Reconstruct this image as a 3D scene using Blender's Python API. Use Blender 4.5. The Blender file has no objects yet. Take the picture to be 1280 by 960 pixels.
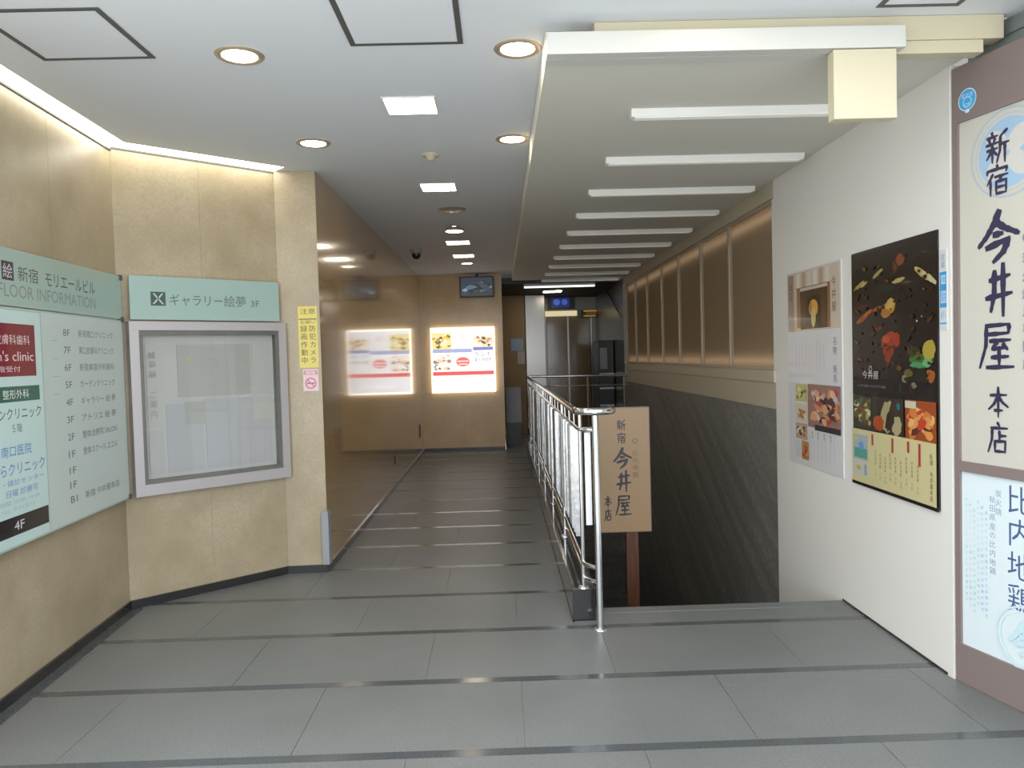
import bpy, bmesh, math, random
from mathutils import Vector, Matrix
random.seed(7)
SC = bpy.context.scene
COL = SC.collection

# ------------------------------------------------------------------ camera
cd = bpy.data.cameras.new('camera'); cam = bpy.data.objects.new('camera', cd); COL.objects.link(cam)
cd.sensor_fit = 'HORIZONTAL'; cd.sensor_width = 36.0; cd.lens = 27.0; cd.clip_start = .02
def cam_axes(vx=625., vy=447., roll=.028, f=960.):
    y = Vector((vx-640, vy-480, f)).normalized()          # world +Y in camera (right, down, forward)
    d = Vector((math.sin(roll), math.cos(roll), 0.)); d = (d - y*d.dot(y)).normalized()
    x = d.cross(y)
    return x, y, -d
ax = cam_axes()
right = Vector((ax[0][0], ax[1][0], ax[2][0])); down = Vector((ax[0][1], ax[1][1], ax[2][1])); fwd = Vector((ax[0][2], ax[1][2], ax[2][2]))
m = Matrix.Identity(4)
for i in range(3):
    m[i][0] = right[i]; m[i][1] = -down[i]; m[i][2] = -fwd[i]
m.translation = (0, 0, 1.5)
cam.matrix_world = m
SC.camera = cam

# ------------------------------------------------------------------ world and exposure
w = bpy.data.worlds.new('world'); SC.world = w; w.use_nodes = True
bg = w.node_tree.nodes['Background']; bg.inputs[0].default_value = (.925, .96, 1.0, 1); bg.inputs[1].default_value = 2.45
SC.view_settings.view_transform = 'Standard'; SC.view_settings.look = 'None'
SC.view_settings.gamma = 1; SC.view_settings.use_curve_mapping = False
SC.view_settings.exposure = 0.6
LAMP = 1.0        # overall strength of the place's lamps and the added glows

# ------------------------------------------------------------------ helpers
def lin(c):
    return tuple(((v/255.)/12.92 if v/255. <= .04045 else ((v/255.+.055)/1.055)**2.4) for v in c)

class MB:
    def __init__(s): s.v = []; s.f = []; s.sm = []
    def add(s, vs, fs, smooth=False):
        n = len(s.v); s.v += [tuple(v) for v in vs]
        for f in fs: s.f.append(tuple(i+n for i in f)); s.sm.append(smooth)
        return s
    def box(s, x0, y0, z0, x1, y1, z1, b=0):
        if x1 < x0: x0, x1 = x1, x0
        if y1 < y0: y0, y1 = y1, y0
        if z1 < z0: z0, z1 = z1, z0
        if b:
            bm = bmesh.new(); bmesh.ops.create_cube(bm, size=1)
            for v in bm.verts: v.co = Vector(((x0+x1)/2+v.co.x*(x1-x0), (y0+y1)/2+v.co.y*(y1-y0), (z0+z1)/2+v.co.z*(z1-z0)))
            bmesh.ops.bevel(bm, geom=list(bm.edges), offset=b, segments=2, affect='EDGES', profile=.6)
            bm.verts.index_update()
            s.add([v.co[:] for v in bm.verts], [[v.index for v in f.verts] for f in bm.faces]); bm.free(); return s
        return s.add([(x0,y0,z0),(x1,y0,z0),(x1,y1,z0),(x0,y1,z0),(x0,y0,z1),(x1,y0,z1),(x1,y1,z1),(x0,y1,z1)],
                     [(0,3,2,1),(4,5,6,7),(0,1,5,4),(1,2,6,5),(2,3,7,6),(3,0,4,7)])
    def prism(s, poly, z0, z1):
        n = len(poly); vs = [(p[0],p[1],z0) for p in poly]+[(p[0],p[1],z1) for p in poly]
        fs = [tuple(range(n-1,-1,-1)), tuple(range(n,2*n))]+[(i,(i+1)%n,n+(i+1)%n,n+i) for i in range(n)]
        return s.add(vs, fs)
    def fbox(s, F, u0, v0, u1, v1, d0, d1):
        P = [F(u0,v0,d0),F(u1,v0,d0),F(u1,v1,d0),F(u0,v1,d0),F(u0,v0,d1),F(u1,v0,d1),F(u1,v1,d1),F(u0,v1,d1)]
        return s.add(P, [(0,3,2,1),(4,5,6,7),(0,1,5,4),(1,2,6,5),(2,3,7,6),(3,0,4,7)])
    def tube(s, pts, r, n=12, caps=True):
        pts = [Vector(p) for p in pts]; rings = []; prev = None
        for i, p in enumerate(pts):
            t = (pts[min(i+1,len(pts)-1)]-pts[max(i-1,0)]).normalized()
            if prev is None:
                a = Vector((0,0,1)) if abs(t.z) < .9 else Vector((1,0,0)); nx = t.cross(a).normalized()
            else: nx = (prev - t*prev.dot(t)).normalized()
            prev = nx; ny = t.cross(nx)
            rings.append([p+nx*r*math.cos(2*math.pi*k/n)+ny*r*math.sin(2*math.pi*k/n) for k in range(n)])
        vs = [v for R in rings for v in R]; fs = []
        for i in range(len(rings)-1):
            for k in range(n): fs.append((i*n+k, i*n+(k+1)%n, (i+1)*n+(k+1)%n, (i+1)*n+k))
        s.add(vs, fs, True)
        if caps: s.add(rings[0], [tuple(range(n-1,-1,-1))]); s.add(rings[-1], [tuple(range(n))])
        return s
    def lathe(s, cx, cy, prof, n=28):   # prof: (r, z)
        vs = []; fs = []
        for r, z in prof:
            vs += [(cx+r*math.cos(2*math.pi*k/n), cy+r*math.sin(2*math.pi*k/n), z) for k in range(n)]
        for i in range(len(prof)-1):
            for k in range(n): fs.append((i*n+k, i*n+(k+1)%n, (i+1)*n+(k+1)%n, (i+1)*n+k))
        return s.add(vs, fs, True)

def obj(name, mb, mat, parent=None, base=None):
    """link one mesh; vertices given in world coordinates"""
    me = bpy.data.meshes.new(name)
    if parent is not None:
        p = parent; off = Vector((0,0,0))
        while p is not None: off += p.location; p = p.parent
        loc = Vector((0,0,0))
    else:
        if base is None:
            xs = [v[0] for v in mb.v]; ys = [v[1] for v in mb.v]; zs = [v[2] for v in mb.v]
            base = ((min(xs)+max(xs))/2, (min(ys)+max(ys))/2, min(zs))
        off = Vector(base); loc = off
    me.from_pydata([tuple(Vector(v)-off) for v in mb.v], [], mb.f)
    me.polygons.foreach_set('use_smooth', mb.sm)
    me.materials.append(mat); me.update()
    o = bpy.data.objects.new(name, me); o.location = loc; COL.objects.link(o)
    if parent is not None: o.parent = parent
    return o
def thing(name, label, cat, loc=(0,0,0), group=None):
    o = bpy.data.objects.new(name, None); o.location = loc; o.empty_display_size = .1; COL.objects.link(o)
    o['label'] = label; o['category'] = cat
    if group: o['group'] = group
    return o
def tag(o, label, cat, group=None):
    o['label'] = label; o['category'] = cat
    if group: o['group'] = group
    return o
def struct(name, mb, mat, label=None, cat='wall'):
    o = obj(name, mb, mat); o['kind'] = 'structure'; o['category'] = cat
    if label: o['label'] = label
    return o
def sroot(name, label, cat, loc=(0,0,0)):
    o = thing(name, label, cat, loc); o['kind'] = 'structure'; return o

# ------------------------------------------------------------------ materials
def mat(name, col, rough=.6, metal=0, spec=.5, coat=0, bump=None, vary=None, emit=None, estr=0, speck=None):
    m = bpy.data.materials.new(name); m.use_nodes = True; nt = m.node_tree; b = nt.nodes['Principled BSDF']
    c = lin(col); b.inputs['Base Color'].default_value = (*c, 1); b.inputs['Roughness'].default_value = rough
    b.inputs['Metallic'].default_value = metal; b.inputs['Specular IOR Level'].default_value = spec
    b.inputs['Coat Weight'].default_value = coat; b.inputs['Coat Roughness'].default_value = .05
    tc = nt.nodes.new('ShaderNodeTexCoord'); geo = nt.nodes.new('ShaderNodeNewGeometry')
    last = None
    if vary:      # (scale, colour2, detail, stretch)
        sc, c2, det = vary[:3]; st = vary[3] if len(vary) > 3 else (1,1,1)
        mp = nt.nodes.new('ShaderNodeMapping'); mp.inputs['Scale'].default_value = st
        if len(vary) > 4: mp.inputs['Rotation'].default_value = vary[4]
        if len(vary) > 4:
            mp.inputs['Scale'].default_value = (1,1,1)
            mp2 = nt.nodes.new('ShaderNodeMapping'); mp2.inputs['Scale'].default_value = st
            nt.links.new(geo.outputs['Position'], mp.inputs[0]); nt.links.new(mp.outputs[0], mp2.inputs[0]); mp = mp2
        else: nt.links.new(geo.outputs['Position'], mp.inputs[0])
        n = nt.nodes.new('ShaderNodeTexNoise'); n.inputs['Scale'].default_value = sc; n.inputs['Detail'].default_value = det
        nt.links.new(mp.outputs[0], n.inputs[0])
        r = nt.nodes.new('ShaderNodeValToRGB'); r.color_ramp.elements[0].position = .35; r.color_ramp.elements[1].position = .68
        r.color_ramp.elements[0].color = (*c, 1); r.color_ramp.elements[1].color = (*lin(c2), 1)
        nt.links.new(n.outputs['Fac'], r.inputs[0]); last = r.outputs[0]
    if speck:     # (scale, colour, amount)
        n = nt.nodes.new('ShaderNodeTexNoise'); n.inputs['Scale'].default_value = speck[0]; n.inputs['Detail'].default_value = 2
        nt.links.new(geo.outputs['Position'], n.inputs[0])
        r = nt.nodes.new('ShaderNodeValToRGB'); r.color_ramp.elements[0].position = .42; r.color_ramp.elements[1].position = .62
        r.color_ramp.elements[0].color = (0,0,0,1); r.color_ramp.elements[1].color = (speck[2],)*3+(1,)
        nt.links.new(n.outputs['Fac'], r.inputs[0])
        mx = nt.nodes.new('ShaderNodeMix'); mx.data_type = 'RGBA'
        nt.links.new(r.outputs[0], mx.inputs[0])
        if last: nt.links.new(last, mx.inputs[6])
        else: mx.inputs[6].default_value = (*c, 1)
        mx.inputs[7].default_value = (*lin(speck[1]), 1); last = mx.outputs[2]
    if last: nt.links.new(last, b.inputs['Base Color'])
    if bump:
        n = nt.nodes.new('ShaderNodeTexNoise'); n.inputs['Scale'].default_value = bump[0]; n.inputs['Detail'].default_value = 3
        nt.links.new(geo.outputs['Position'], n.inputs[0])
        bp = nt.nodes.new('ShaderNodeBump'); bp.inputs['Strength'].default_value = bump[1]; bp.inputs['Distance'].default_value = .01
        nt.links.new(n.outputs['Fac'], bp.inputs['Height']); nt.links.new(bp.outputs[0], b.inputs['Normal'])
    if emit:
        b.inputs['Emission Color'].default_value = (*lin(emit), 1); b.inputs['Emission Strength'].default_value = estr
    return m
def mat_print(name, estr=0, rough=.35, coat=0):
    m = bpy.data.materials.new(name); m.use_nodes = True; nt = m.node_tree; b = nt.nodes['Principled BSDF']
    a = nt.nodes.new('ShaderNodeAttribute'); a.attribute_name = 'Col'
    nt.links.new(a.outputs['Color'], b.inputs['Base Color']); b.inputs['Roughness'].default_value = rough
    b.inputs['Coat Weight'].default_value = coat
    if estr:
        nt.links.new(a.outputs['Color'], b.inputs['Emission Color']); b.inputs['Emission Strength'].default_value = estr
    return m
def mat_glass(name, tint=(252,254,253), refl=.06):
    m = bpy.data.materials.new(name); m.use_nodes = True; nt = m.node_tree; nt.nodes.clear()
    o = nt.nodes.new('ShaderNodeOutputMaterial'); t = nt.nodes.new('ShaderNodeBsdfTransparent'); g = nt.nodes.new('ShaderNodeBsdfGlossy')
    t.inputs[0].default_value = (*lin(tint), 1); g.inputs['Roughness'].default_value = .03
    lw = nt.nodes.new('ShaderNodeLayerWeight'); pw = nt.nodes.new('ShaderNodeMath'); pw.operation = 'POWER'; pw.inputs[1].default_value = 3
    fr = nt.nodes.new('ShaderNodeMath'); fr.operation = 'MULTIPLY_ADD'; fr.inputs[1].default_value = .5; fr.inputs[2].default_value = .035
    nt.links.new(lw.outputs['Facing'], pw.inputs[0]); nt.links.new(pw.outputs[0], fr.inputs[0])
    mx = nt.nodes.new('ShaderNodeMixShader'); nt.links.new(fr.outputs[0], mx.inputs[0]); nt.links.new(t.outputs[0], mx.inputs[1]); nt.links.new(g.outputs[0], mx.inputs[2])
    nt.links.new(mx.outputs[0], o.inputs[0]); return m

M = {}
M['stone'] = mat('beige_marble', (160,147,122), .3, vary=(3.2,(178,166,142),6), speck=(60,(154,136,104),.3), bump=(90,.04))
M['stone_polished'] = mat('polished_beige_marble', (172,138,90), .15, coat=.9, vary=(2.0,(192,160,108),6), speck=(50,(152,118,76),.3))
M['stone_far_lit'] = mat('far_beige_marble_brightened', (206,174,122), .3, coat=.3, vary=(2.0,(222,192,142),6), speck=(50,(190,156,106),.3))  # lighter marble copy; brightness of the lit far wall put into the colour
M['ceiling'] = mat('ceiling_paint', (224,228,233), .8, bump=(200,.02))
M['soffit'] = mat('lowered_ceiling_paint', (216,214,203), .75)
M['white'] = mat('white_enamel', (232,232,226), .4)
M['barwhite'] = mat('bar_enamel', (206,206,199), .4)
M['wallwhite'] = mat('cream_wall_paint', (229,228,222), .6)
M['cream'] = mat('cream_paint', (204,196,168), .55)
M['tile'] = mat('grey_granite', (110,113,112), .40, vary=(1.3,(122,125,124),4), speck=(140,(96,98,98),.75), bump=(160,.05))
M['strip'] = mat('dark_granite', (86,90,92), .14, speck=(160,(52,54,56),.6))
M['joint'] = mat('floor_mortar', (138,138,134), .8)
M['pave'] = mat('outdoor_paving', (205,204,200), .8)
M['base'] = mat('black_polished_stone', (40,40,42), .14, coat=.5)
M['dark'] = mat('dark_frame', (86,86,84), .5)
M['black'] = mat('black_plastic', (18,18,20), .35)
M['chrome'] = mat('polished_steel', (226,228,230), .12, metal=1)
M['bar'] = mat('satin_steel_bar', (188,189,190), .24, metal=.9, bump=(9,.5))
M['steel'] = mat('brushed_steel', (150,148,144), .28, metal=1, bump=(30,.03))
M['alu'] = mat('satin_aluminium', (182,178,180), .42, metal=.35)
M['recess_shade'] = mat('painted_recess_shade', (120,116,112), .5, metal=.3)  # darker tone paints the shade inside the display case frame
M['slate'] = mat('dark_slate_wall', (118,117,112), .4, vary=(1.5,(150,148,141),5,(1,.25,5.5),(math.radians(-27),0,0)), speck=(24,(92,92,90),.4))
M['sill'] = mat('beige_sill', (192,183,160), .45)
M['brownframe'] = mat('taupe_sign_frame', (126,113,110), .45)
M['wood'] = mat('reddish_wood', (96,56,32), .5, vary=(8,(72,42,24),4,(6,6,.5)))
M['frost'] = mat('frosted_panel', (222,224,224), .3, coat=.4)
M['blind'] = mat('brown_pleated_blind', (160,138,110), .34, coat=.35)
_m = M['blind']; _nt = _m.node_tree; _b = _nt.nodes['Principled BSDF']; _tr = _nt.nodes.new('ShaderNodeBsdfTranslucent'); _tr.inputs[0].default_value = (*lin((204,182,156)),1)
_mx = _nt.nodes.new('ShaderNodeMixShader'); _mx.inputs[0].default_value = .4; _nt.links.new(_b.outputs[0], _mx.inputs[1]); _nt.links.new(_tr.outputs[0], _mx.inputs[2]); _nt.links.new(_mx.outputs[0], _nt.nodes['Material Output'].inputs[0])
M['mull'] = mat('bronze_mullion', (176,160,138), .32, metal=.3)
M['backwall'] = mat('back_hall_panel', (112,110,104), .3, metal=.6)
M['backtan'] = mat('back_tan_wall', (150,120,76), .45)
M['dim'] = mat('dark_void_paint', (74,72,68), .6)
M['grey'] = mat('grey_box_metal', (150,154,158), .45)
M['greygreen'] = mat('grey_green_panel', (122,128,124), .5)
M['boardglass'] = mat('aqua_back_painted_glass', (168,190,184), .12, coat=.6)
M['boardedge'] = mat('green_glass_edge', (96,128,116), .15)
M['gallery'] = mat('aqua_sign_plate', (156,182,176), .3)
M['paper'] = mat('white_paper', (186,183,182), .7)
M['glass'] = mat_glass('clear_glass')
M['brownglass'] = mat('brown_door_glass', (126,108,82), .15, coat=.5)
M['print'] = mat_print('printed_sheet'); M['printgloss'] = mat_print('glossy_print', 0, .25, .3)
M['printlit'] = mat_print('backlit_sheet', .3); M['printsign'] = mat_print('sign_sheet', .03); M['printlantern'] = mat_print('lantern_sheet', .05)
M['printposter'] = mat_print('backlit_poster_sheet', .62); M['printscreen'] = mat_print('screen_picture', .8)
def glow(name, col, s): return mat(name, (240,240,235), .5, emit=col, estr=s*LAMP)
M['em_square'] = glow('square_lamp_glow', (255,242,218), 12)
M['em_down'] = glow('downlight_glow', (255,232,196), 14)
M['em_cove'] = glow('cove_lamp_glow', (255,249,232), 5)
M['em_halo'] = glow('added_halo_glow', (255,246,226), 1.3)  # added glow, stands in for light spilling round the backlit poster
M['em_far'] = glow('far_bar_glow', (235,235,235), 1.2)
M['em_blind'] = glow('added_blind_glow', (255,240,222), 1.7)  # glow of the strips added behind the blinds
M['em_bar'] = glow('bar_lamp_glow', (255,250,236), .1)

# ------------------------------------------------------------------ flat print builder
_tc = {}
def text_mesh(ch):
    if ch in _tc: return _tc[ch]
    cu = bpy.data.curves.new('t', 'FONT'); cu.body = ch; cu.resolution_u = 2
    o = bpy.data.objects.new('t', cu); me = bpy.data.meshes.new_from_object(o)
    vs = [(v.co.x, v.co.y) for v in me.vertices]; fs = [tuple(p.vertices) for p in me.polygons]
    bpy.data.objects.remove(o); bpy.data.curves.remove(cu); bpy.data.meshes.remove(me)
    _tc[ch] = (vs, fs); return _tc[ch]
def frame(o, ud, nd):
    o = Vector(o); ud = Vector(ud).normalized(); nd = Vector(nd).normalized(); z = Vector((0,0,1))
    return lambda u, v, d=0.: o+ud*u+z*v+nd*d
class Print:
    """flat printing on a real panel; F(u, v, d) maps panel coordinates to the world"""
    def __init__(s, F, d=.0004): s.F = F; s.d = d; s.vs = []; s.fs = []; s.cs = []
    def poly(s, pts, col):
        s.d += .00004; n = len(s.vs); s.vs += [s.F(u, v, s.d) for u, v in pts]; s.fs.append(tuple(range(n, n+len(pts)))); s.cs.append(lin(col)); return s
    def tris(s, pts, fs, col):
        s.d += .00004; n = len(s.vs); s.vs += [s.F(u, v, s.d) for u, v in pts]
        for f in fs: s.fs.append(tuple(i+n for i in f)); s.cs.append(lin(col))
        return s
    def rect(s, u0, v0, u1, v1, col): return s.poly([(u0,v0),(u1,v0),(u1,v1),(u0,v1)], col)
    def ell(s, u, v, a, b, col, rot=0, n=18, jag=0):
        cr, sr = math.cos(rot), math.sin(rot); P = []
        for k in range(n):
            t = 2*math.pi*k/n; j = 1+random.uniform(-jag, jag); x = a*j*math.cos(t); y = b*j*math.sin(t)
            P.append((u+x*cr-y*sr, v+x*sr+y*cr))
        return s.poly(P, col)
    def ring(s, u, v, r0, r1, col, n=40):
        P = [(u+r*math.cos(2*math.pi*k/n), v+r*math.sin(2*math.pi*k/n)) for r in (r0, r1) for k in range(n)]
        return s.tris(P, [(k,(k+1)%n,n+(k+1)%n,n+k) for k in range(n)], col)
    def text(s, t, u0, v0, u1, v1, col):
        vs, fs = text_mesh(t)
        if not vs: return s
        x0 = min(v[0] for v in vs); x1 = max(v[0] for v in vs); y0 = min(v[1] for v in vs); y1 = max(v[1] for v in vs)
        kx = (u1-u0)/max(x1-x0,1e-6); ky = (v1-v0)/max(y1-y0,1e-6)
        return s.tris([(u0+(x-x0)*kx, v0+(y-y0)*ky) for x, y in vs], fs, col)
    def vtext(s, t, u, vtop, size, col, pitch=None, sx=1.):
        pitch = pitch or size*1.12
        for i, c in enumerate(t):
            if c == ' ': continue
            vs, fs = text_mesh(c)
            x0 = min(v[0] for v in vs); x1 = max(v[0] for v in vs); y0 = min(v[1] for v in vs); y1 = max(v[1] for v in vs)
            k = size/.92; cxm, cym = (x0+x1)/2, (y0+y1)/2
            if c == 'ー':
                pts = [(u+(y-cym)*k, vtop-size/2-i*pitch+(x-cxm)*k) for x, y in vs]; fs = [tuple(reversed(f)) for f in fs]
            else: pts = [(u+(x-cxm)*k*sx, vtop-size/2-i*pitch+(y-cym)*k) for x, y in vs]
            s.tris(pts, fs, col)
        return s
    def brush(s, strokes, u, vtop, wd, ht, col, w=.09):
        for st in strokes:
            P = [Vector((u-wd/2+x/100*wd, vtop-y/100*ht)) for x, y in st]
            # resample with a little curvature
            Q = []
            for i in range(len(P)-1):
                for k in range(5): Q.append(P[i].lerp(P[i+1], k/5))
            Q.append(P[-1]); n = len(Q); L = []; R = []
            for i, q in enumerate(Q):
                t = (Q[min(i+1,n-1)]-Q[max(i-1,0)]).normalized(); nn = Vector((-t.y, t.x)); f = i/(n-1)
                hw = w*ht/2*1.3*(1.12-.55*f+.35*max(0, f-.8)*2)*(1+.12*math.sin(i*2.3+st[0][0]))
                if i in (0, n-1): hw *= .62
                if i == 0: q = q-t*hw*.6
                if i == n-1: q = q+t*hw*.6
                L.append(q+nn*hw); R.append(q-nn*hw)
            pts = [tuple(a) for a in L]+[tuple(a) for a in R]
            s.tris(pts, [(n+i, n+i+1, i+1, i) for i in range(n-1)], col)
        return s
    def photo(s, u0, v0, u1, v1, base, cols, n=26, seed=1, size=.16):
        rnd = random.Random(seed); s.rect(u0, v0, u1, v1, base); W, H = u1-u0, v1-v0
        for i in range(n):
            a = W*size*rnd.uniform(.4,1.2); b = H*size*rnd.uniform(.3,.9); ro = rnd.uniform(-.5,.5)
            e = max(a, b)
            cu = rnd.uniform(u0+min(e,W/2), u1-min(e,W/2)); cv = rnd.uniform(v0+min(e,H/2), v1-min(e,H/2))
            P = []
            for k in range(10):
                t = 2*math.pi*k/10; j = rnd.uniform(.75,1.15)
                x = cu+a*j*math.cos(t)*math.cos(ro)-b*j*math.sin(t)*math.sin(ro); y = cv+a*j*math.cos(t)*math.sin(ro)+b*j*math.sin(t)*math.cos(ro)
                P.append((min(max(x,u0),u1), min(max(y,v0),v1)))
            s.poly(P, rnd.choice(cols))
        return s
    def build(s, name, m, parent):
        mb = MB(); mb.v = [tuple(v) for v in s.vs]; mb.f = s.fs; mb.sm = [False]*len(s.fs)
        o = obj(name, mb, m, parent); me = o.data
        ca = me.color_attributes.new('Col', 'FLOAT_COLOR', 'CORNER'); arr = []
        for p in me.polygons:
            arr += list((*s.cs[p.index], 1.))*len(p.vertices)
        ca.data.foreach_set('color', arr); return o

K = {
'今': [[(52,2),(40,25),(22,48),(3,66)],[(44,22),(66,36),(97,50)],[(40,46),(60,45)],[(22,70),(76,56)],[(72,60),(62,80),(38,98)]],
'井': [[(18,30),(90,22)],[(5,64),(97,56)],[(36,12),(34,60),(22,90)],[(66,0),(66,99)]],
'屋': [[(20,8),(88,6)],[(86,8),(84,24)],[(22,26),(84,24)],[(22,8),(20,50),(2,96)],[(32,40),(90,38)],[(55,40),(38,55)],[(38,56),(75,54)],[(68,46),(82,58)],[(36,74),(84,72)],[(58,58),(58,92)],[(22,95),(98,93)]],
'本': [[(14,28),(88,25)],[(50,2),(50,98)],[(48,32),(30,56),(5,74)],[(52,32),(70,50),(96,64)],[(32,76),(70,75)]],
'店': [[(46,0),(56,11)],[(16,18),(92,16)],[(22,18),(20,55),(2,97)],[(55,26),(55,56)],[(55,42),(86,40)],[(34,60),(34,94)],[(34,60),(82,58),(80,94)],[(34,92),(80,91)]],
'新': [[(28,0),(32,10)],[(8,15),(52,13)],[(16,21),(22,31)],[(42,19),(35,31)],[(4,36),(56,34)],[(8,53),(52,51)],[(30,36),(30,94)],[(28,56),(6,80)],[(32,56),(52,74)],[(92,2),(62,18)],[(64,18),(62,60),(48,96)],[(64,42),(99,40)],[(82,42),(82,99)]],
'宿': [[(48,0),(54,9)],[(10,14),(8,27)],[(10,14),(92,13),(86,26)],[(32,28),(8,60)],[(22,48),(22,97)],[(40,38),(94,36)],[(68,38),(58,52)],[(46,54),(46,95)],[(46,54),(87,53),(86,95)],[(46,73),(86,72)],[(46,93),(86,93)]],
}

# ------------------------------------------------------------------ dimensions
ZC = 2.85; ZS = 2.72
LA = Vector((-2.184, 2.42)); LB = Vector((-2.337, 4.754)); LC = Vector((-1.555, 5.463)); LD = Vector((-1.27, 5.48))
def lerp2(a, b, t): return (a[0]+(b[0]-a[0])*t, a[1]+(b[1]-a[1])*t)

# ------------------------------------------------------------------ floor
def clip(poly, n, c):       # keep points with n.p <= c
    out = []
    for i in range(len(poly)):
        a = poly[i]; b = poly[(i+1) % len(poly)]; da = n[0]*a[0]+n[1]*a[1]-c; db = n[0]*b[0]+n[1]*b[1]-c
        if da <= 0: out.append(a)
        if (da < 0 < db) or (db < 0 < da):
            t = da/(da-db); out.append((a[0]+(b[0]-a[0])*t, a[1]+(b[1]-a[1])*t))
    return out
def hp(a, b):   # half plane to the right of a->b
    d = (b[0]-a[0], b[1]-a[1]); n = (-d[1], d[0]); return n, n[0]*a[0]+n[1]*a[1]
B = .012       # skirting clearance
ZONES = [
    [hp(LA, LB), hp(LB, LC), ((0,1), 5.468), ((1,0), .37), ((0,-1), -1.2)],
    [((-1,0), 1.262), ((1,0), .37), ((0,-1), -5.468), ((0,1), 12.455)],
    [((-1,0), -.062), ((1,0), .37), ((0,-1), -12.455), ((0,1), 15.9)],
    [((-1,0), -.37), ((1,0), 1.995), ((0,1), 4.27), ((0,-1), -3.39)],
    [((-1,0), -.37), hp((2.02,3.39), (2.54,1.2)) and ((1,.24), 2.02+.24*3.39), ((0,1), 3.39), ((0,-1), -1.2)],
    [((-1,0), -.505), ((1,0), 1.995), ((0,1), 4.40), ((0,-1), -4.27)],
    [((-1,0), -.37), ((1,0), 2.0), ((0,1), 15.9), ((0,-1), -11.86)],
]
def pieces(x0, y0, x1, y1):
    out = []
    for Z in ZONES:
        p = [(x0,y0),(x1,y0),(x1,y1),(x0,y1)]
        for n, c in Z:
            if p: p = clip(p, n, c)
        if len(p) >= 3:
            A = abs(sum(p[i][0]*p[(i+1)%len(p)][1]-p[(i+1)%len(p)][0]*p[i][1] for i in range(len(p))))/2
            if A > 2e-4: out.append(p)
    return out
floor = sroot('floor', 'grey granite tiled passage floor crossed by thin dark stone strips', 'floor')
bed = MB()
for p in pieces(-2.6, 1.2, 2.6, 15.9): bed.prism(p, -.22, -.004)
obj('mortar_bed', bed, M['joint'], floor)
PITCH, Y0 = .6585, 2.875
for k in range(-3, 21):
    y = Y0+PITCH*k
    mb = MB()
    for p in pieces(-2.6, max(y-.026, 1.2), 2.6, y+.026): mb.prism(p, -.0039, .0005)
    if mb.v: obj('dark_strip', mb, M['strip'], floor)
    xo = .056 + (.45 if k % 2 else 0)
    for j in range(-4, 4):
        xa = xo+.9*j
        mb = MB()
        for p in pieces(xa+.0012, max(y+.027, 1.2), xa+.8988, y+PITCH-.027): mb.prism(p, -.0039, random.uniform(-.0003, .0003))
        if mb.v: obj('tile', mb, M['tile'], floor)
# stair edge nosing
obj('nosing', MB().box(.507, 4.405, -.05, 1.995, 4.50, .001, .004), M['tile'], floor)
pv = struct('floor_outside', MB().box(-14, -16, -.2, 14, 1.195, -.005), M['pave'], 'light paving outside the entrance', 'floor')

# stairs
st = sroot('trim_stairs', 'stone steps going down behind the floor edge on the right', 'stairs')
for i in range(17):
    y = 4.505+.29*i; z = -.17*(i+1)
    if y+.29 > 11.6: break
    obj('step', MB().box(.512, y, z-.17, 1.99, y+.30, z), M['strip'], st)
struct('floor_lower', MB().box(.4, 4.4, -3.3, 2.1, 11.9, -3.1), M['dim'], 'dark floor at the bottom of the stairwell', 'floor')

# ------------------------------------------------------------------ left walls
def panelled(name, label, A, Bp, segs, z0, z1, mt, th=.03, gap=.0006, out=1, ext=(0,0)):
    r = sroot(name, label, 'wall'); A = Vector(A[:2]); Bp = Vector(Bp[:2]); d = (Bp-A).normalized(); n = Vector((-d.y, d.x))*out
    back = MB()
    def q(a, b, t0, t1): return [tuple(a+n*t0), tuple(b+n*t0), tuple(b+n*t1), tuple(a+n*t1)]
    e0, e1 = ext; back.prism(q(A-d*e0, Bp+d*e1, .03, .16), z0-.1, z1); obj('backing', back, M['joint'], r)
    L = (Bp-A).length
    for i in range(len(segs)-1):
        a = A+d*(segs[i]*L+gap); b = A+d*(segs[i+1]*L-gap)
        obj('stone_panel', MB().prism(q(a, b, 0, th), z0, z1), mt, r)
    return r
panelled('wall_left', 'beige marble wall behind the floor directory board', LA, LB, [0,.38,.68,1], 0, 2.83, M['stone'], ext=(0,.03))
panelled('wall_left_angled', 'beige marble wall turned across the corner behind the display case', LB, LC, [0,.5,1], 0, 2.845, M['stone'], ext=(.03,.03))
panelled('wall_left_pillar', 'narrow beige marble face between display case wall and corridor', LC, LD, [0,1], 0, 2.86, M['stone'])
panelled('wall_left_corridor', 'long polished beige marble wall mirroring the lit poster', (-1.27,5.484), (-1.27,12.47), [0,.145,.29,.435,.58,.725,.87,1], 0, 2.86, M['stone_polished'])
panelled('wall_far', 'beige marble wall closing the corridor behind lit poster and television', (-1.297,12.47), (.055,12.47), [0,.51,1], 0, 2.86, M['stone_far_lit'], ext=(.1,0))
struct('wall_left_core', MB().prism([(-2.62,4.95),(-2.52,4.98),(LC.x-.01,LC.y+.12),(LC.x+.03,LC.y+.055),(-1.305,5.54),(-1.305,12.8),(-2.62,12.8)], -.2, 2.86), M['joint'], 'solid block added behind the marble walls against light leaks')  # unseen fill, put in so no daylight leaks through the wall corners
struct('wall_far_return', MB().box(-.10, 12.64, 0, .055, 15.9, 2.86), M['backtan'], 'brown side of the far wall beside the back hall')
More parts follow.
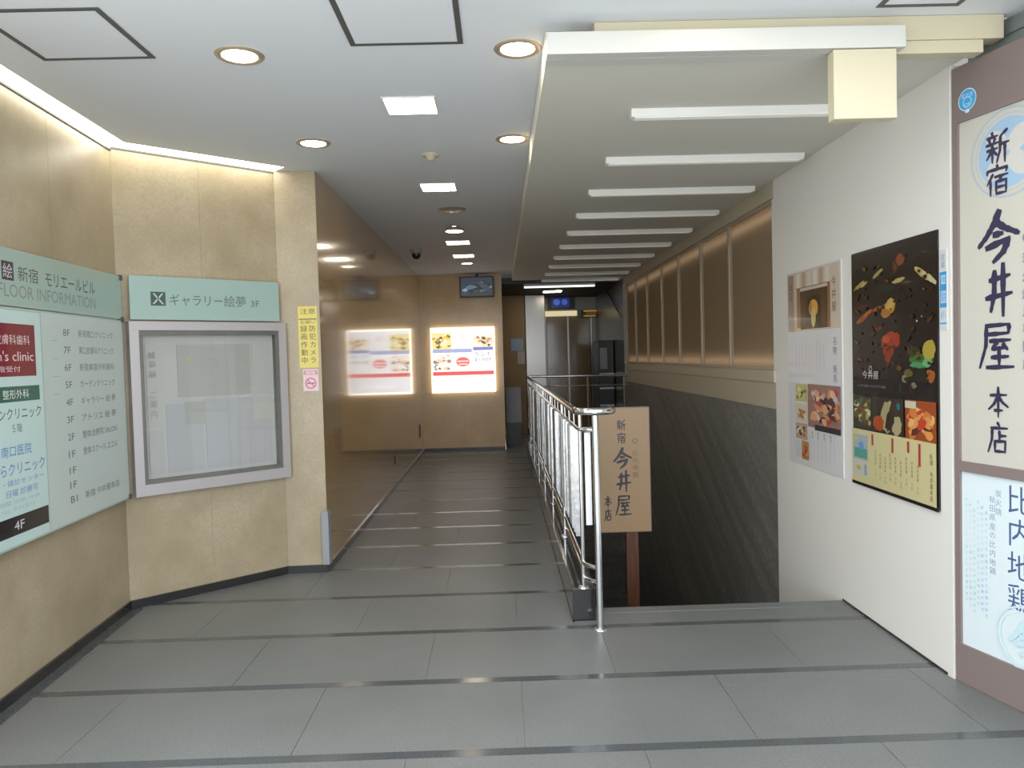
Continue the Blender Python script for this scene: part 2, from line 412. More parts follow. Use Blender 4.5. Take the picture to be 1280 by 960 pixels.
def skirt(name, pts, h=.055, t=.012):
    mb = MB()
    for a, b in zip(pts[:-1], pts[1:]):
        a = Vector(a); b = Vector(b); d = (b-a).normalized(); n = Vector((d.y, -d.x))
        mb.prism([tuple(a), tuple(b), tuple(b+n*t), tuple(a+n*t)], 0.001, h)
    return struct(name, mb, M['base'], 'low black stone skirting along the marble wall', 'baseboard')
skirt('baseboard_left', [LA, LB]); skirt('baseboard_angled', [LB, LC, LD])
skirt('baseboard_corridor', [(-1.27,5.484),(-1.27,12.46)]); skirt('baseboard_far', [(-1.26,12.47),(.055,12.47)])
# dark floor border along the left wall
d = (LB-LA).normalized(); n = Vector((d.y, -d.x))
struct('trim_floor_left', MB().prism([tuple(LA+n*.013), tuple(LB+n*.013), tuple(LB+n*.075), tuple(LA+n*.075)], -.002, .0025), M['strip'], 'dark stone border strip on the floor by the left wall', 'trim')

# ------------------------------------------------------------------ ceilings
cw = .10
cA = (-2.12, 2.42); cB = (-2.216, 4.684); cC = (-1.449, 5.358)
ceil = MB().prism([cA, (2.6,2.42), (2.6,3.2), (2.12,3.2), (2.12,12.62), (-1.4,12.62), (-1.4,5.60), (LC.x-.02,5.60), (LC.x+.0,LC.y+.01), cC, cB][::1], ZC, ZC+.05)
struct('ceiling', ceil, M['ceiling'], 'pale grey flat ceiling over passage and entrance', 'ceiling')
struct('ceiling_cap', MB().box(-2.9,2.42,ZC+.16, 2.7,16.1,ZC+.2), M['dim'], 'slab above the ceiling', 'ceiling')
sof = MB().box(.225, 3.24, ZS, 2.01, 12.3, ZC-.002)
struct('ceiling_lowered', sof, M['soffit'], 'lowered grey ceiling above the stairs carrying the light bars', 'ceiling')
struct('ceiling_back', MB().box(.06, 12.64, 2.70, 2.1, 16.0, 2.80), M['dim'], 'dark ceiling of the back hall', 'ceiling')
# front beam
struct('trim_beam', MB().box(.42, 3.16, 2.752, 2.10, 3.238, ZC-.001, .003), M['cream'], 'cream beam across the front of the lowered ceiling', 'beam')
struct('trim_beam_underside', MB().box(1.60, 3.17, 2.700, 2.02, 3.237, 2.751), M['cream'], 'cream strip under the beam', 'beam')
# cove
cove = thing('cove_light', 'glowing light slot where ceiling meets the left marble walls', 'light', (-2.2,4,ZC))
obj('diffuser', MB().prism([tuple(LA-Vector((.05,0))), cA, cB, tuple(LB+Vector((-.05,.02)))], ZC+.001, ZC+.02).prism([tuple(LB+Vector((-.05,.02))), cB, cC, (LC.x-.02, LC.y+.03)], ZC+.001, ZC+.02), M['em_cove'], cove)
dd = (LB-LA).normalized(); nn = Vector((dd.y,-dd.x))
lip = MB().prism([tuple(LA), tuple(LB), tuple(LB+nn*.008), tuple(LA+nn*.008)], 2.822, 2.834)
d2 = (LC-LB).normalized(); n2 = Vector((d2.y,-d2.x)); lip.prism([tuple(LB), tuple(LC), tuple(LC+n2*.008), tuple(LB+n2*.008)], 2.836, 2.848)
obj('lip', lip, M['dark'], cove)

# ------------------------------------------------------------------ ceiling fittings
def square_light(x, y, label, s=.14):
    t = thing('square_ceiling_light', label, 'light', (x,y,ZC), 'square lights along the ceiling')
    f = MB()
    for a in ((-s,-s,s,-s+.01),(-s,s-.01,s,s),(-s,-s+.01,-s+.01,s-.01),(s-.01,-s+.01,s,s-.01)): f.box(x+a[0],y+a[1],ZC-.006,x+a[2],y+a[3],ZC-.0005)
    obj('frame', f, M['white'], t); obj('diffuser', MB().box(x-s+.0105,y-s+.0105,ZC-.004,x+s-.0105,y+s-.0105,ZC-.001), M['em_square'], t)
for x, y, l in ((-.435,4.13,'large bright square ceiling light nearest the entrance'),(-.445,6.08,'second square ceiling light, beyond the first smoke detector'),
                (-.45,8.98,'small square ceiling light just beyond the low round lamp'),(-.44,10.15,'farthest of the square ceiling lights down the corridor')): square_light(x, y, l)
def downlight(x, y, label, r=.088):
    t = thing('round_downlight', label, 'light', (x,y,ZC), 'round downlights in the ceiling')
    obj('ring', MB().lathe(x,y,[(r-.012,ZC-.004),(r,ZC-.010),(r+.014,ZC-.006),(r+.018,ZC-.0005)]), M['mull'], t)
    obj('lamp', MB().lathe(x,y,[(.0005,ZC-.007),(r*.6,ZC-.0065),(r-.012,ZC-.004)]), M['em_down'], t)
for x, y, l in ((-1.10,3.42,'round downlight above the display case wall, beside the large access hatch'),(-1.11,4.79,'round downlight near the corner where the corridor begins'),
                (.115,3.41,'round downlight half hidden by the lowered ceiling front corner'),(.115,4.80,'second round downlight beside the lowered ceiling edge'),
                (-.43,10.95,'farthest small round downlight in front of the television')): downlight(x, y, l)
downlight(.83, 2.80, 'round downlight in front of the white lamp bar')
# low round lamp at Y 7.9
t = thing('surface_round_lamp', 'small round lamp hanging just under the ceiling mid corridor', 'light', (-.43,7.9,ZC))
obj('housing', MB().lathe(-.43,7.9,[(.02,ZC-.001),(.05,ZC-.02),(.095,ZC-.03),(.1,ZC-.045),(.09,ZC-.05)]), M['mull'], t)
obj('lamp', MB().lathe(-.43,7.9,[(.089,ZC-.05),(.05,ZC-.055),(.0005,ZC-.056)]), M['em_down'], t)
t = thing('smoke_detector', 'small beige smoke detector between the first two square lights', 'detector', (-.42,5.12,ZC))
obj('base_plate', MB().lathe(-.42,5.12,[(.0005,ZC-.012),(.055,ZC-.012),(.06,ZC-.001)]), M['cream'], t); obj('sensor', MB().lathe(-.42,5.12,[(.0005,ZC-.04),(.02,ZC-.038),(.034,ZC-.012)]), M['cream'], t)
t = thing('ceiling_speaker', 'flat tan disc fitting beyond the second square light', 'vent', (-.40,7.0,ZC))
obj('grille', MB().lathe(-.40,7.0,[(.0005,ZC-.02),(.07,ZC-.02),(.11,ZC-.012),(.13,ZC-.001)]), M['mull'], t); obj('hub', MB().lathe(-.40,7.0,[(.0005,ZC-.036),(.025,ZC-.034),(.032,ZC-.02)]), M['white'], t)
t = thing('dome_camera', 'dark dome security camera on the ceiling near the marble corridor wall', 'camera', (-.99,9.48,ZC))
obj('mount', MB().lathe(-.99,9.48,[(.0005,ZC-.05),(.06,ZC-.05),(.075,ZC-.03),(.075,ZC-.001)]), M['grey'], t)
obj('dome', MB().lathe(-.99,9.48,[(.056,ZC-.05),(.055,ZC-.08),(.035,ZC-.11),(.0005,ZC-.12)]), M['black'], t)
def hatch(x0, y0, x1, y1, label):
    t = thing('access_hatch', label, 'hatch', ((x0+x1)/2,(y0+y1)/2,ZC), 'access hatches in the ceiling'); wd = .022
    for a in ((x0,y0,x1,y0+wd),(x0,y1-wd,x1,y1),(x0,y0+wd,x0+wd,y1-wd),(x1-wd,y0+wd,x1,y1-wd)):
        obj('frame_bar', MB().box(a[0],a[1],ZC-.004,a[2],a[3],ZC-.0005), M['dark'], t)
    obj('hatch_panel', MB().box(x0+wd+.002,y0+wd+.002,ZC-.003,x1-wd-.002,y1-wd-.002,ZC-.0008), M['ceiling'], t)
hatch(-1.95,2.94,-1.465,3.425,'square ceiling hatch with dark frame above the left wall')
hatch(-.60,2.86,-.12,3.34,'square ceiling hatch with dark frame at the middle of the ceiling')
hatch(1.53,2.60,1.86,3.075,'narrow ceiling hatch in front of the cream beam')

# light bars on lowered ceiling
ords = ['nearest the entrance', 'second from the entrance', 'third from the entrance', 'fourth from the entrance', 'fifth from the entrance',
        'sixth from the entrance', 'seventh from the entrance', 'eighth from the entrance', 'ninth from the entrance', 'farthest from the entrance']
for i in range(10):
    y = 3.90+.925*i; x0, x1 = .69, 1.925
    t = thing('ceiling_light_bar', 'long thin white light bar on the lowered ceiling, '+ords[i], 'light', ((x0+x1)/2,y,ZS), 'white light bars under the lowered ceiling')
    mb = MB(); z = ZS-.0005
    mb.add([(x0,y-.045,z),(x1,y-.045,z),(x1,y+.045,z),(x0,y+.045,z),(x0,y-.030,z-.036),(x1,y-.030,z-.036),(x1,y+.030,z-.036),(x0,y+.030,z-.036)],
           [(0,1,2,3),(4,7,6,5),(0,4,5,1),(1,5,6,2),(2,6,7,3),(3,7,4,0)])
    obj('housing', mb, M['white'], t); obj('diffuser', MB().box(x0+.02,y-.024,z-.040,x1-.02,y+.024,z-.0362), M['em_bar'], t)
# white lamp bar at the front + cream box
t = thing('white_front_bar', 'long white box bar under the cream beam at the front of the lowered ceiling', 'light bar', (.95,3.16,2.70))
obj('housing', MB().box(.222,3.165,2.703,1.597,3.236,2.751), M['barwhite'], t)
obj('cover', MB().box(.222,3.10,2.702,1.665,3.158,2.79,.004), M['barwhite'], t)
t = thing('cream_box', 'cream square box hanging under the right end of the white bar', 'box', (1.50,3.15,2.42))
obj('body', MB().box(1.372,3.105,2.422,1.628,3.165,2.699,.005), M['cream'], t)
obj('bracket', MB().box(1.40,3.168,2.60,1.60,3.20,2.70), M['dark'], t)

# ------------------------------------------------------------------ right walls
struct('wall_right', MB().box(2.0,3.375,-.9,2.14,5.55,ZS+.001), M['wallwhite'], 'cream painted wall carrying the two restaurant posters')
struct('baseboard_right', MB().box(1.996,3.42,.0006,1.9995,4.49,.012), M['base'], 'thin black line at the foot of the cream wall', 'baseboard')
sg = Vector((2.004,3.365)); sd = Vector((.24,-1)).normalized(); sn = Vector((-sd.y*-1, 0))
nrm = Vector((-1*abs(sd.y), -.2334))     # faces the passage and the camera
nrm = Vector((sd.y, -sd.x)).normalized()
if nrm.x > 0: nrm = -nrm
a = sg-nrm*.10; b = sg+sd*2.2-nrm*.10
wr = sroot('wall_right_entrance', 'grey green ribbed wall behind the big shop sign', 'wall')
obj('backing', MB().prism([tuple(a), tuple(b), tuple(b-nrm*.1), tuple(a-nrm*.1)], 0, ZC), M['greygreen'], wr)
for i in range(9):
    obj('rib', MB().prism([tuple(a+nrm*.0), tuple(b), tuple(b+nrm*.012), tuple(a+nrm*.012)], 2.30+i*.06, 2.345+i*.06), M['greygreen'], wr)
struct('wall_right_upper', MB().box(2.0,5.551,2.60,2.14,12.3,ZS+.001), M['sill'], 'beige band of wall above the window row')
sill = sroot('trim_sill', 'beige ledge band running under the window row', 'ledge')
obj('ledge', MB().box(1.985,5.551,1.262,2.14,12.2,1.352,.004), M['sill'], sill)
obj('apron', MB().box(2.0,5.551,1.07,2.14,12.2,1.2615), M['sill'], sill)
slate = sroot('wall_stairwell', 'dark veined slate wall going down beside the stairs', 'wall')
for i in range(5):
    obj('slate_panel', MB().box(2.01,5.552+1.352*i,-3.1,2.14,5.552+1.352*(i+1)-.003,1.069), M['slate'], slate)
struct('wall_stairwell_left', MB().box(.38,4.29,-3.1,.505,11.8,-.002), M['slate'], 'dark wall below the railing kerb')
struct('wall_stairwell_end', MB().box(.51,11.70,-3.1,2.0,11.86,0), M['slate'], 'dark wall closing the stairwell')
struct('wall_stairwell_front', MB().box(.51,4.36,-.9,1.99,4.404,-.23), M['slate'], 'stone under the stair edge')

# window row
win = sroot('window_1', 'long row of windows closed by brown ribbed blinds above the stairs', 'window')
obj('back_board', MB().box(2.10,5.552,1.353,2.14,12.2,2.599), M['dim'], win)
mul = [5.60,6.70,7.64,8.60,9.50,10.45,11.35,12.18]
for y in mul:
    o = obj('mullion', MB().box(2.012,y-.022,1.3525,2.055,y+.022,2.599,.004), M['white'] if y == mul[0] else M['mull'], win)
    if y == mul[0]: o['label'] = 'white end frame'
for z in (1.40, 2.50): obj('added_glow_strip', MB().box(2.088,5.60,z,2.098,12.1,z+.03), M['em_blind'], win)  # glowing strips added to lighten the blinds at top and bottom
obj('rail', MB().box(2.015,5.553,2.575,2.06,12.2,2.5995), M['mull'], win)
obj('rail', MB().box(2.015,5.553,1.353,2.06,12.2,1.38), M['mull'], win)
for ya, yb in zip(mul[:-1], mul[1:]):
    n = 26; y0 = ya+.024; y1 = yb-.024; vs = []; fs = []
    for i in range(n+1):
        yy = y0+(y1-y0)*i/n; xx = 2.05+(.014 if i % 2 else -.010)
        vs += [(xx,yy,1.3805),(xx,yy,2.5745)]
    fs = [(2*i,2*i+1,2*i+3,2*i+2) for i in range(n)]
    o = obj('blind', MB().add(vs, fs), M['blind'], win); o['kind'] = 'stuff'

# ------------------------------------------------------------------ directory board (left wall)
dv = (LA-LB).normalized()            # towards the camera
nL = Vector((dd.y, -dd.x))
F0 = frame((LB.x+nL.x*.05, LB.y+nL.y*.05, 0), (-dv.x, -dv.y, 0), (nL.x, nL.y, 0))
# u = 0 at the inner corner, negative towards the camera, so text reads left to right
def FB(u, v, d=0.): return F0(u, v, d)
t = thing('directory_board', 'large aqua glass floor directory board with tenant names on left wall', 'sign', (-2.22,4.0,.70))
uL = -1.62; uR = -.055
obj('back_box', MB().fbox(FB,uL+.05,.76,uR-.05,1.98,-.045,-.012), M['alu'], t)
obj('glass_plate', MB().fbox(FB,uL,1.795,uR,2.055,-.012,0), M['boardglass'], t)
obj('glass_plate', MB().fbox(FB,uL,.705,uR,1.788,-.012,0), M['boardglass'], t)
for v in (2.045, 1.792, .715): obj('clip', MB().fbox(FB,uR-.02,v-.016,uR+.012,v+.016,-.014,.008), M['dark'], t)
obj('plate_edge', MB().fbox(FB,uR,.706,uR+.004,2.054,-.012,0), M['boardedge'], t)
p = Print(FB)
p.rect(uL,1.80,uR-.01,2.05,(158,180,172))
# logo squares
p.rect(-1.30,1.91,-1.205,1.995,(62,56,66)); p.text('絵', -1.29,1.92,-1.215,1.985,(196,196,204))
p.text('新宿',-1.17,1.915,-.995,1.985,(72,78,76)); p.text('モリエールビル',-.93,1.915,-.40,1.985,(70,74,74))
p.text('FLOOR INFORMATION',-1.33,1.835,-.40,1.895,(128,138,134))
p.rect(-1.42,1.83,-1.335,2.0,(225,222,216))
# directory list (right column)
p.rect(-.99,.715,uR-.01,1.78,(190,203,200))
rows = [('8F','新宿南口クリニック',1.69),('7F','東口皮膚科クリニック',1.60),('6F','新宿美容外科歯科',1.51),('5F','ガーデンクリニック',1.42),('4F','ギャラリー 絵 夢',1.33),('3F','アトリエ 絵 夢',1.24),('2F','整体治療院 SALON',1.15),('1F','整体スクール エコル',1.06),('1F','',.975),('1F','',.90),('B1','新宿 今井屋本店',.825)]
for fl_, nm, v in rows:
    p.text(fl_,-.78,v-.018,-.71,v+.018,(108,116,114))
    if nm: p.text(nm,-.62,v-.02,-.20,v+.02,(112,118,116))
for v in (1.645,1.555,1.465,1.375): p.rect(-.90,v,-.84,v+.003,(150,168,166))
# tenant plates (left column)
p.rect(uL,.715,-1.0,1.775,(190,214,212))
p.rect(uL,1.475,-1.055,1.715,(122,30,52)); p.text('美容皮膚科歯科',-1.50,1.62,-1.10,1.665,(220,200,206)); p.text("women's clinic",-1.60,1.545,-1.075,1.59,(228,206,214)); p.text('6階受付',-1.40,1.495,-1.19,1.522,(214,190,198))
p.rect(uL,1.36,-1.035,1.43,(52,98,84)); p.text('内科・整形外科',-1.50,1.373,-1.13,1.415,(212,226,220))
p.text('ガーデンクリニック',-1.56,1.28,-1.03,1.335,(74,88,90)); p.text('５階',-1.28,1.22,-1.20,1.26,(90,104,106))
p.text('新宿南口医院',-1.50,1.115,-1.13,1.165,(84,130,190)); p.text('なかむらクリニック',-1.58,1.03,-1.02,1.085,(88,132,190))
p.text('婦人科・健診センター',-1.55,.985,-1.03,1.012,(110,150,200)); p.text('日曜 診療可',-1.35,.935,-1.09,.968,(110,146,196))
p.text('診療時間 10:00-19:00',-1.50,.90,-1.08,.922,(150,186,196)); p.text('TEL 予約受付',-1.40,.868,-1.12,.888,(160,190,200))
p.rect(uL,.76,-1.005,.845,(34,30,38)); p.text('4F',-1.30,.782,-1.22,.822,(206,206,210))
p.build('printing', M['printgloss'], t)

# ------------------------------------------------------------------ gallery sign and display case (angled wall)
nA = Vector((d2.y, -d2.x))
FA = frame((LB.x+nA.x*.002, LB.y+nA.y*.002, 0), (d2.x, d2.y, 0), (nA.x, nA.y, 0))
t = thing('gallery_sign', 'pale aqua gallery name plate above the display case', 'sign', (-1.9,5.0,1.80))
obj('plate', MB().fbox(FA,.062,1.797,1.040,2.068,.028,.042), M['gallery'], t)
for u in (.085, .985): 
    for v in (1.83,): obj('spacer', MB().fbox(FA,u,v,u+.03,v+.2,.0005,.027), M['alu'], t)
p = Print(lambda u,v,d: FA(u,v,.042+d))
p.rect(.185,1.885,.275,1.972,(66,82,82)); p.text('X',.195,1.895,.265,1.962,(176,200,194)); p.rect(.226,1.895,.234,1.962,(66,82,82)); p.build('logo', M['print'], t); p = Print(lambda u,v,d: FA(u,v,.042+d))
p.text('ギャラリー',.30,1.888,.64,1.962,(92,108,104)); p.build('lettering', M['print'], t); p = Print(lambda u,v,d: FA(u,v,.042+d)); p.text('絵夢',.65,1.888,.80,1.962,(92,108,104)); p.build('lettering', M['print'], t); p = Print(lambda u,v,d: FA(u,v,.042+d)); p.text('3F',.835,1.892,.895,1.935,(92,108,104))
p.build('floor_number', M['print'], t)
t = thing('display_case', 'wall display case with silver frame and pale sheets behind glass', 'display case', (-1.9,5.0,.70))
u0,u1,v0,v1 = .045,1.075,.70,1.785; fw = .055; dp = .062
obj('frame_rail', MB().fbox(FA,u0,v1-fw,u1,v1,.001,dp), M['alu'], t); obj('frame_rail', MB().fbox(FA,u0,v0,u1,v0+fw+.015,.001,dp), M['alu'], t)
obj('frame_stile', MB().fbox(FA,u0,v0+fw+.0155,u0+fw,v1-fw-.0005,.001,dp), M['alu'], t); obj('frame_stile', MB().fbox(FA,u1-fw,v0+fw+.0155,u1,v1-fw-.0005,.001,dp), M['alu'], t)
g = MB()
for q in ((u0+fw,v1-fw-.03,u1-fw,v1-fw),(u0+fw,v0+fw+.015,u1-fw,v0+fw+.04),(u0+fw,v0+fw+.04,u0+fw+.025,v1-fw-.03),(u1-fw-.025,v0+fw+.04,u1-fw,v1-fw-.03)): g.fbox(FA,q[0]+.0005,q[1]+.0005,q[2]-.0005,q[3]-.0005,.008,.052)
obj('inner_shade_frame', g, M['recess_shade'], t)  # strips stand where the recess lies in shade
obj('back_panel', MB().fbox(FA,u0+fw,v0+fw+.016,u1-fw,v1-fw,.001,.007), M['paper'], t)
for k,(a,b,c,e,tone) in enumerate(((.15,1.12,.245,1.64,'a'),(.15,.82,.245,1.10,'a'),(.26,.82,.50,1.26,'a'),(.34,1.30,.83,1.64,'b'),(.38,1.12,.80,1.27,'b'),(.51,.82,.97,1.28,'a'),(.84,1.12,.97,1.64,'a'))):
    o = obj('sheet', MB().fbox(FA,a,b,c-.004,e,.0075,.010+.0006*k), mat('sheet_paper_%d' % k, (184-4*(k % 3),181-4*(k % 3),179) if tone=='a' else (170,167,165), .7), t)
p = Print(lambda u,v,d: FA(u,v,.0165+d)); p.vtext('絵夢展',.185,1.60,.045,(150,148,146),pitch=.062); p.build('caption', M['print'], t); p = Print(lambda u,v,d: FA(u,v,.0165+d)); p.vtext('ご案内',.185,1.35,.045,(150,148,146),pitch=.062); p.build('caption', M['print'], t); p = Print(lambda u,v,d: FA(u,v,.0165+d))
for i in range(7): p.rect(.45,1.56-.03*i,.72,1.563-.03*i,(172,172,168))
p.rect(.395,1.54,.42,1.56,(190,180,120)); p.build('printing', M['print'], t)
obj('glass', MB().fbox(FA,u0+fw+.001,v0+fw+.017,u1-fw-.001,v1-fw-.001,.052,.056), M['glass'], t)

# ------------------------------------------------------------------ notices on the pillar
FP = frame((LC.x,LC.y,0),(LD.x-LC.x, LD.y-LC.y,0),(LD.y-LC.y,-(LD.x-LC.x),0))
t = thing('yellow_notice', 'yellow vertical warning notice stuck on the narrow marble face', 'notice', (-1.36,5.47,1.45))
obj('sheet', MB().fbox(FP,.135,1.465,.268,1.90,.0005,.004), mat('yellow_sheet',(222,206,112),.5), t)
p = Print(lambda u,v,d: FP(u,v,.004+d)); p.text('注意',.15,1.845,.255,1.885,(96,84,50)); p.rect(.14,1.806,.263,1.813,(90,78,50)); p.text('お願い',.15,1.775,.255,1.80,(110,90,60))
p.vtext('防犯カメラ',.232,1.765,.046,(74,66,48),pitch=.056); p.vtext('録画作動中',.172,1.765,.046,(74,66,48),pitch=.056); p.build('printing', M['print'], t)
t = thing('no_smoking_sticker', 'small white no smoking sticker below the yellow notice', 'sticker', (-1.33,5.47,1.29))
obj('sheet', MB().fbox(FP,.155,1.30,.262,1.455,.0005,.003), mat('pink_white_sheet',(222,200,206),.5), t)
p = Print(lambda u,v,d: FP(u,v,.003+d)); p.rect(.16,1.415,.257,1.445,(206,140,150)); p.text('禁煙',.175,1.42,.24,1.441,(240,230,232)); p.ring(.208,1.355,.03,.04,(206,110,130)); p.rect(.182,1.350,.234,1.360,(120,110,120))
p.poly([(.184,1.376),(.190,1.382),(.233,1.335),(.227,1.329)],(206,110,130)); p.build('printing', M['print'], t)
tag(obj('corner_guard', MB().box(-1.306,5.458,.056,-1.2565,5.466,.44,.002).box(-1.2645,5.4665,.056,-1.2565,5.54,.44,.002), M['grey']), 'grey metal guard on the lower corner of the marble wall', 'corner guard')
t = thing('wall_outlet', 'small dark socket plate low on the polished corridor wall', 'outlet', (-1.265,9.0,.28))
obj('plate', MB().box(-1.2695,8.95,.28,-1.262,9.05,.39,.002), M['dark'], t); obj('socket', MB().box(-1.2615,8.98,.31,-1.259,9.02,.36), M['black'], t)
t = thing('wall_outlet', 'dark socket plate near the far end of the polished corridor wall', 'outlet', (-1.265,11.85,.33))
obj('plate', MB().box(-1.2695,11.80,.30,-1.262,11.90,.50,.002), M['dark'], t); obj('socket', MB().box(-1.2615,11.83,.35,-1.259,11.87,.45), M['black'], t)

# ------------------------------------------------------------------ far wall poster and television
FF = frame((-1.09,12.468,0),(1,0,0),(0,-1,0))
t = thing('lit_poster_box', 'bright backlit poster box with photos and red stripe on the far wall', 'sign', (-.595,12.44,.98))
obj('housing', MB().fbox(FF,-.022,.955,1.012,2.005,.012,.046), M['em_halo'], t)  # housing made to glow as a halo on the wall
obj('mount', MB().fbox(FF,.1,1.1,.89,1.9,.001,.0115), M['alu'], t)
p = Print(lambda u,v,d: FF(u,v,.05+d)); p.rect(0,.98,.99,1.98,(250,250,252))
p.photo(.0,1.66,.31,1.92,(246,226,150),[(236,196,90),(250,240,200),(110,100,60),(190,150,70)],22,3)
p.rect(.33,1.66,.64,1.95,(252,250,252)); p.text('味',.43,1.80,.54,1.91,(236,206,222))
p.photo(.66,1.68,.98,1.88,(248,236,214),[(120,96,60),(240,214,170),(200,160,120)],14,5); p.rect(.66,1.63,.98,1.68,(128,132,196))
p.rect(0,1.60,.64,1.66,(170,176,214)); 
p.photo(.0,1.31,.31,1.58,(246,238,226),[(150,140,130),(240,200,170),(250,246,240),(110,100,96)],22,9)
p.rect(.33,1.31,.65,1.58,(253,252,252)); p.ell(.49,1.45,.11,.075,(238,110,96)); p.rect(.40,1.45,.58,1.468,(252,246,240)); p.rect(.42,1.405,.56,1.42,(252,246,240))
p.text('ランチ',.68,1.53,.95,1.60,(110,104,110)); p.text('宴会 飲放題',.68,1.45,.95,1.51,(126,120,126))
p.rect(0,1.235,.99,1.295,(232,92,92)); p.text('地下 営業中',.30,1.05,.72,1.13,(232,226,232)); 
for a in (.315,.65): p.rect(a,1.30,a+.008,1.96,(200,200,206))
p.build('backlit_sheet', M['printposter'], t)
t = thing('television', 'small flat television hung high in the far corner', 'television', (-.335,12.30,2.47))
obj('case', MB().box(-.61,12.28,2.475,-.065,12.34,2.80,.006), M['black'], t)
FT = frame((-.61,12.28,0),(1,0,0),(0,-1,0)); p = Print(lambda u,v,d: FT(u,v,.0005+d)); p.photo(.02,2.495,.525,2.785,(40,48,58),[(70,90,110),(28,32,36),(110,130,150),(50,60,66),(36,44,54)],30,12,.2)
p.build('screen', M['printscreen'], t); obj('bracket', MB().box(-.36,12.3405,2.60,-.31,12.469,2.68).box(-.36,12.345,2.68,-.31,12.37,2.849), M['dark'], t)

# ------------------------------------------------------------------ kerb and railing
kerb = sroot('trim_kerb', 'low black polished stone kerb under the railing', 'kerb')
for i in range(8):
    y = 4.29+.945*i; obj('kerb_stone', MB().box(.372,y,.001,.502,min(y+.942,11.84),.185,.004), M['base'], kerb)
rail = thing('stair_railing', 'polished steel railing with close vertical bars along the stairwell', 'railing', (.44,4.2,0))
xr = .415; xq = .60
path = [(xr,11.8,1.19),(xr,4.30,1.19)]
for k in range(1,7):
    a = math.pi/2*k/6; path.append((xr+.10*(1-math.cos(a)), 4.30-.10*math.sin(a)-.0, 1.19))
for k in range(0,7):
    a = math.pi/2*k/6; path.append((.52+.10*math.sin(a), 4.20+.10*(1-math.cos(a)), 1.19))
path.append((.62,4.36,1.19))
obj('handrail', MB().tube(path, .021, 14), M['chrome'], rail)
obj('second_rail', MB().tube([(xr+.01,11.8,1.09),(xr+.01,4.28,1.09),(.44,4.21,1.09),(.50,4.19,1.09)], .011, 10), M['chrome'], rail)
obj('lower_rail', MB().tube([(.445,11.8,.33),(.445,4.25,.33),(.50,4.17,.33)], .013, 10), M['chrome'], rail)
obj('lower_rail', MB().tube([(.455,11.8,.245),(.455,4.27,.245),(.50,4.19,.245)], .011, 10), M['chrome'], rail)
po = obj('post', MB().tube([(.507,4.14,.001),(.507,4.16,1.172)], .0185, 14), M['chrome'], rail)
obj('foot_flange', MB().lathe(.507,4.14,[(.0186,.012),(.036,.010),(.038,.001)]), M['chrome'], po)
for i in range(7):
    y = 4.30+1.24*i
    po = obj('post', MB().tube([(.437,y,.186),(.437,y,1.172)], .013 if i else .011, 12), M['chrome'], rail)
    obj('foot_flange', MB().lathe(.437,y,[(.013,.2),(.03,.196),(.032,.186)]), M['chrome'], po)
for i in range(24): obj('short_picket', MB().tube([(.42,4.45+.31*i,1.10),(.418,4.45+.31*i,1.175)], .005, 6), M['chrome'], rail)
y = 4.34; first = None
while y < 11.75:
    b = MB().box(-.024,-.003,-.305,.024,.003,.305)
    if first is None: first = obj('baluster', b, M['bar'], rail); c = first; first.data.transform(Matrix.Translation(rail.location))
    else: c = first.copy(); COL.objects.link(c)
    c.location = Vector((.428, y, .775))-rail.location; c.rotation_euler = (0, 0, random.uniform(-.55,.35))
    y += .105
obj('frosted_panel', MB().box(.452,4.215,.56,.486,4.221,1.075), M['frost'], rail)
# far cross guard
t = thing('cross_railing', 'polished steel rail crossing the far end of the stairwell', 'railing', (1.2,11.8,0))
obj('handrail', MB().tube([(.44,11.82,1.195),(1.96,11.82,1.175)], .02, 10), M['chrome'], t); obj('second_rail', MB().tube([(.44,11.82,1.04),(1.96,11.82,1.03)], .010, 8), M['steel'], t)
for x in (.75,1.34,1.9): obj('post', MB().tube([(x,11.82,.002),(x,11.82,1.165)], .013, 8), M['steel'], t)

# ------------------------------------------------------------------ lantern sign in the stairwell
t = thing('lantern_sign', 'dim tan box sign with brush lettering standing in the stairwell', 'sign', (.84,5.4,-.68))
obj('box', MB().box(.652,5.405,.235,1.045,5.48,1.125,.004), M['brownframe'], t)
FS = frame((.652,5.405,0),(1,0,0),(0,-1,0)); p = Print(lambda u,v,d: FS(u,v,.0005+d)); p.rect(.008,.243,.385,1.117,(146,120,88))
ink = (30,24,30); p.brush(K['新'],.19,1.035,.065,.075,(60,48,50),.10); p.brush(K['宿'],.19,.945,.065,.075,(60,48,50),.10)
p.brush(K['今'],.195,.84,.135,.15,ink,.11); p.brush(K['井'],.20,.675,.11,.15,ink,.10); p.brush(K['屋'],.195,.505,.115,.15,ink,.075)
p.brush(K['本'],.085,.50,.055,.085,(52,42,44),.11); p.brush(K['店'],.085,.405,.055,.085,(52,42,44),.10)
p.ring(.285,.885,.012,.018,(110,84,60)); p.vtext('比内地鶏',.285,.82,.04,(118,90,66),pitch=.052)
p.build('lit_face', M['printlantern'], t)
obj('stand_post', MB().box(.865,5.42,-.679,.95,5.46,.234), M['wood'], t); obj('foot', MB().box(.76,5.392,-.6795,1.05,5.50,-.65), M['wood'], t)

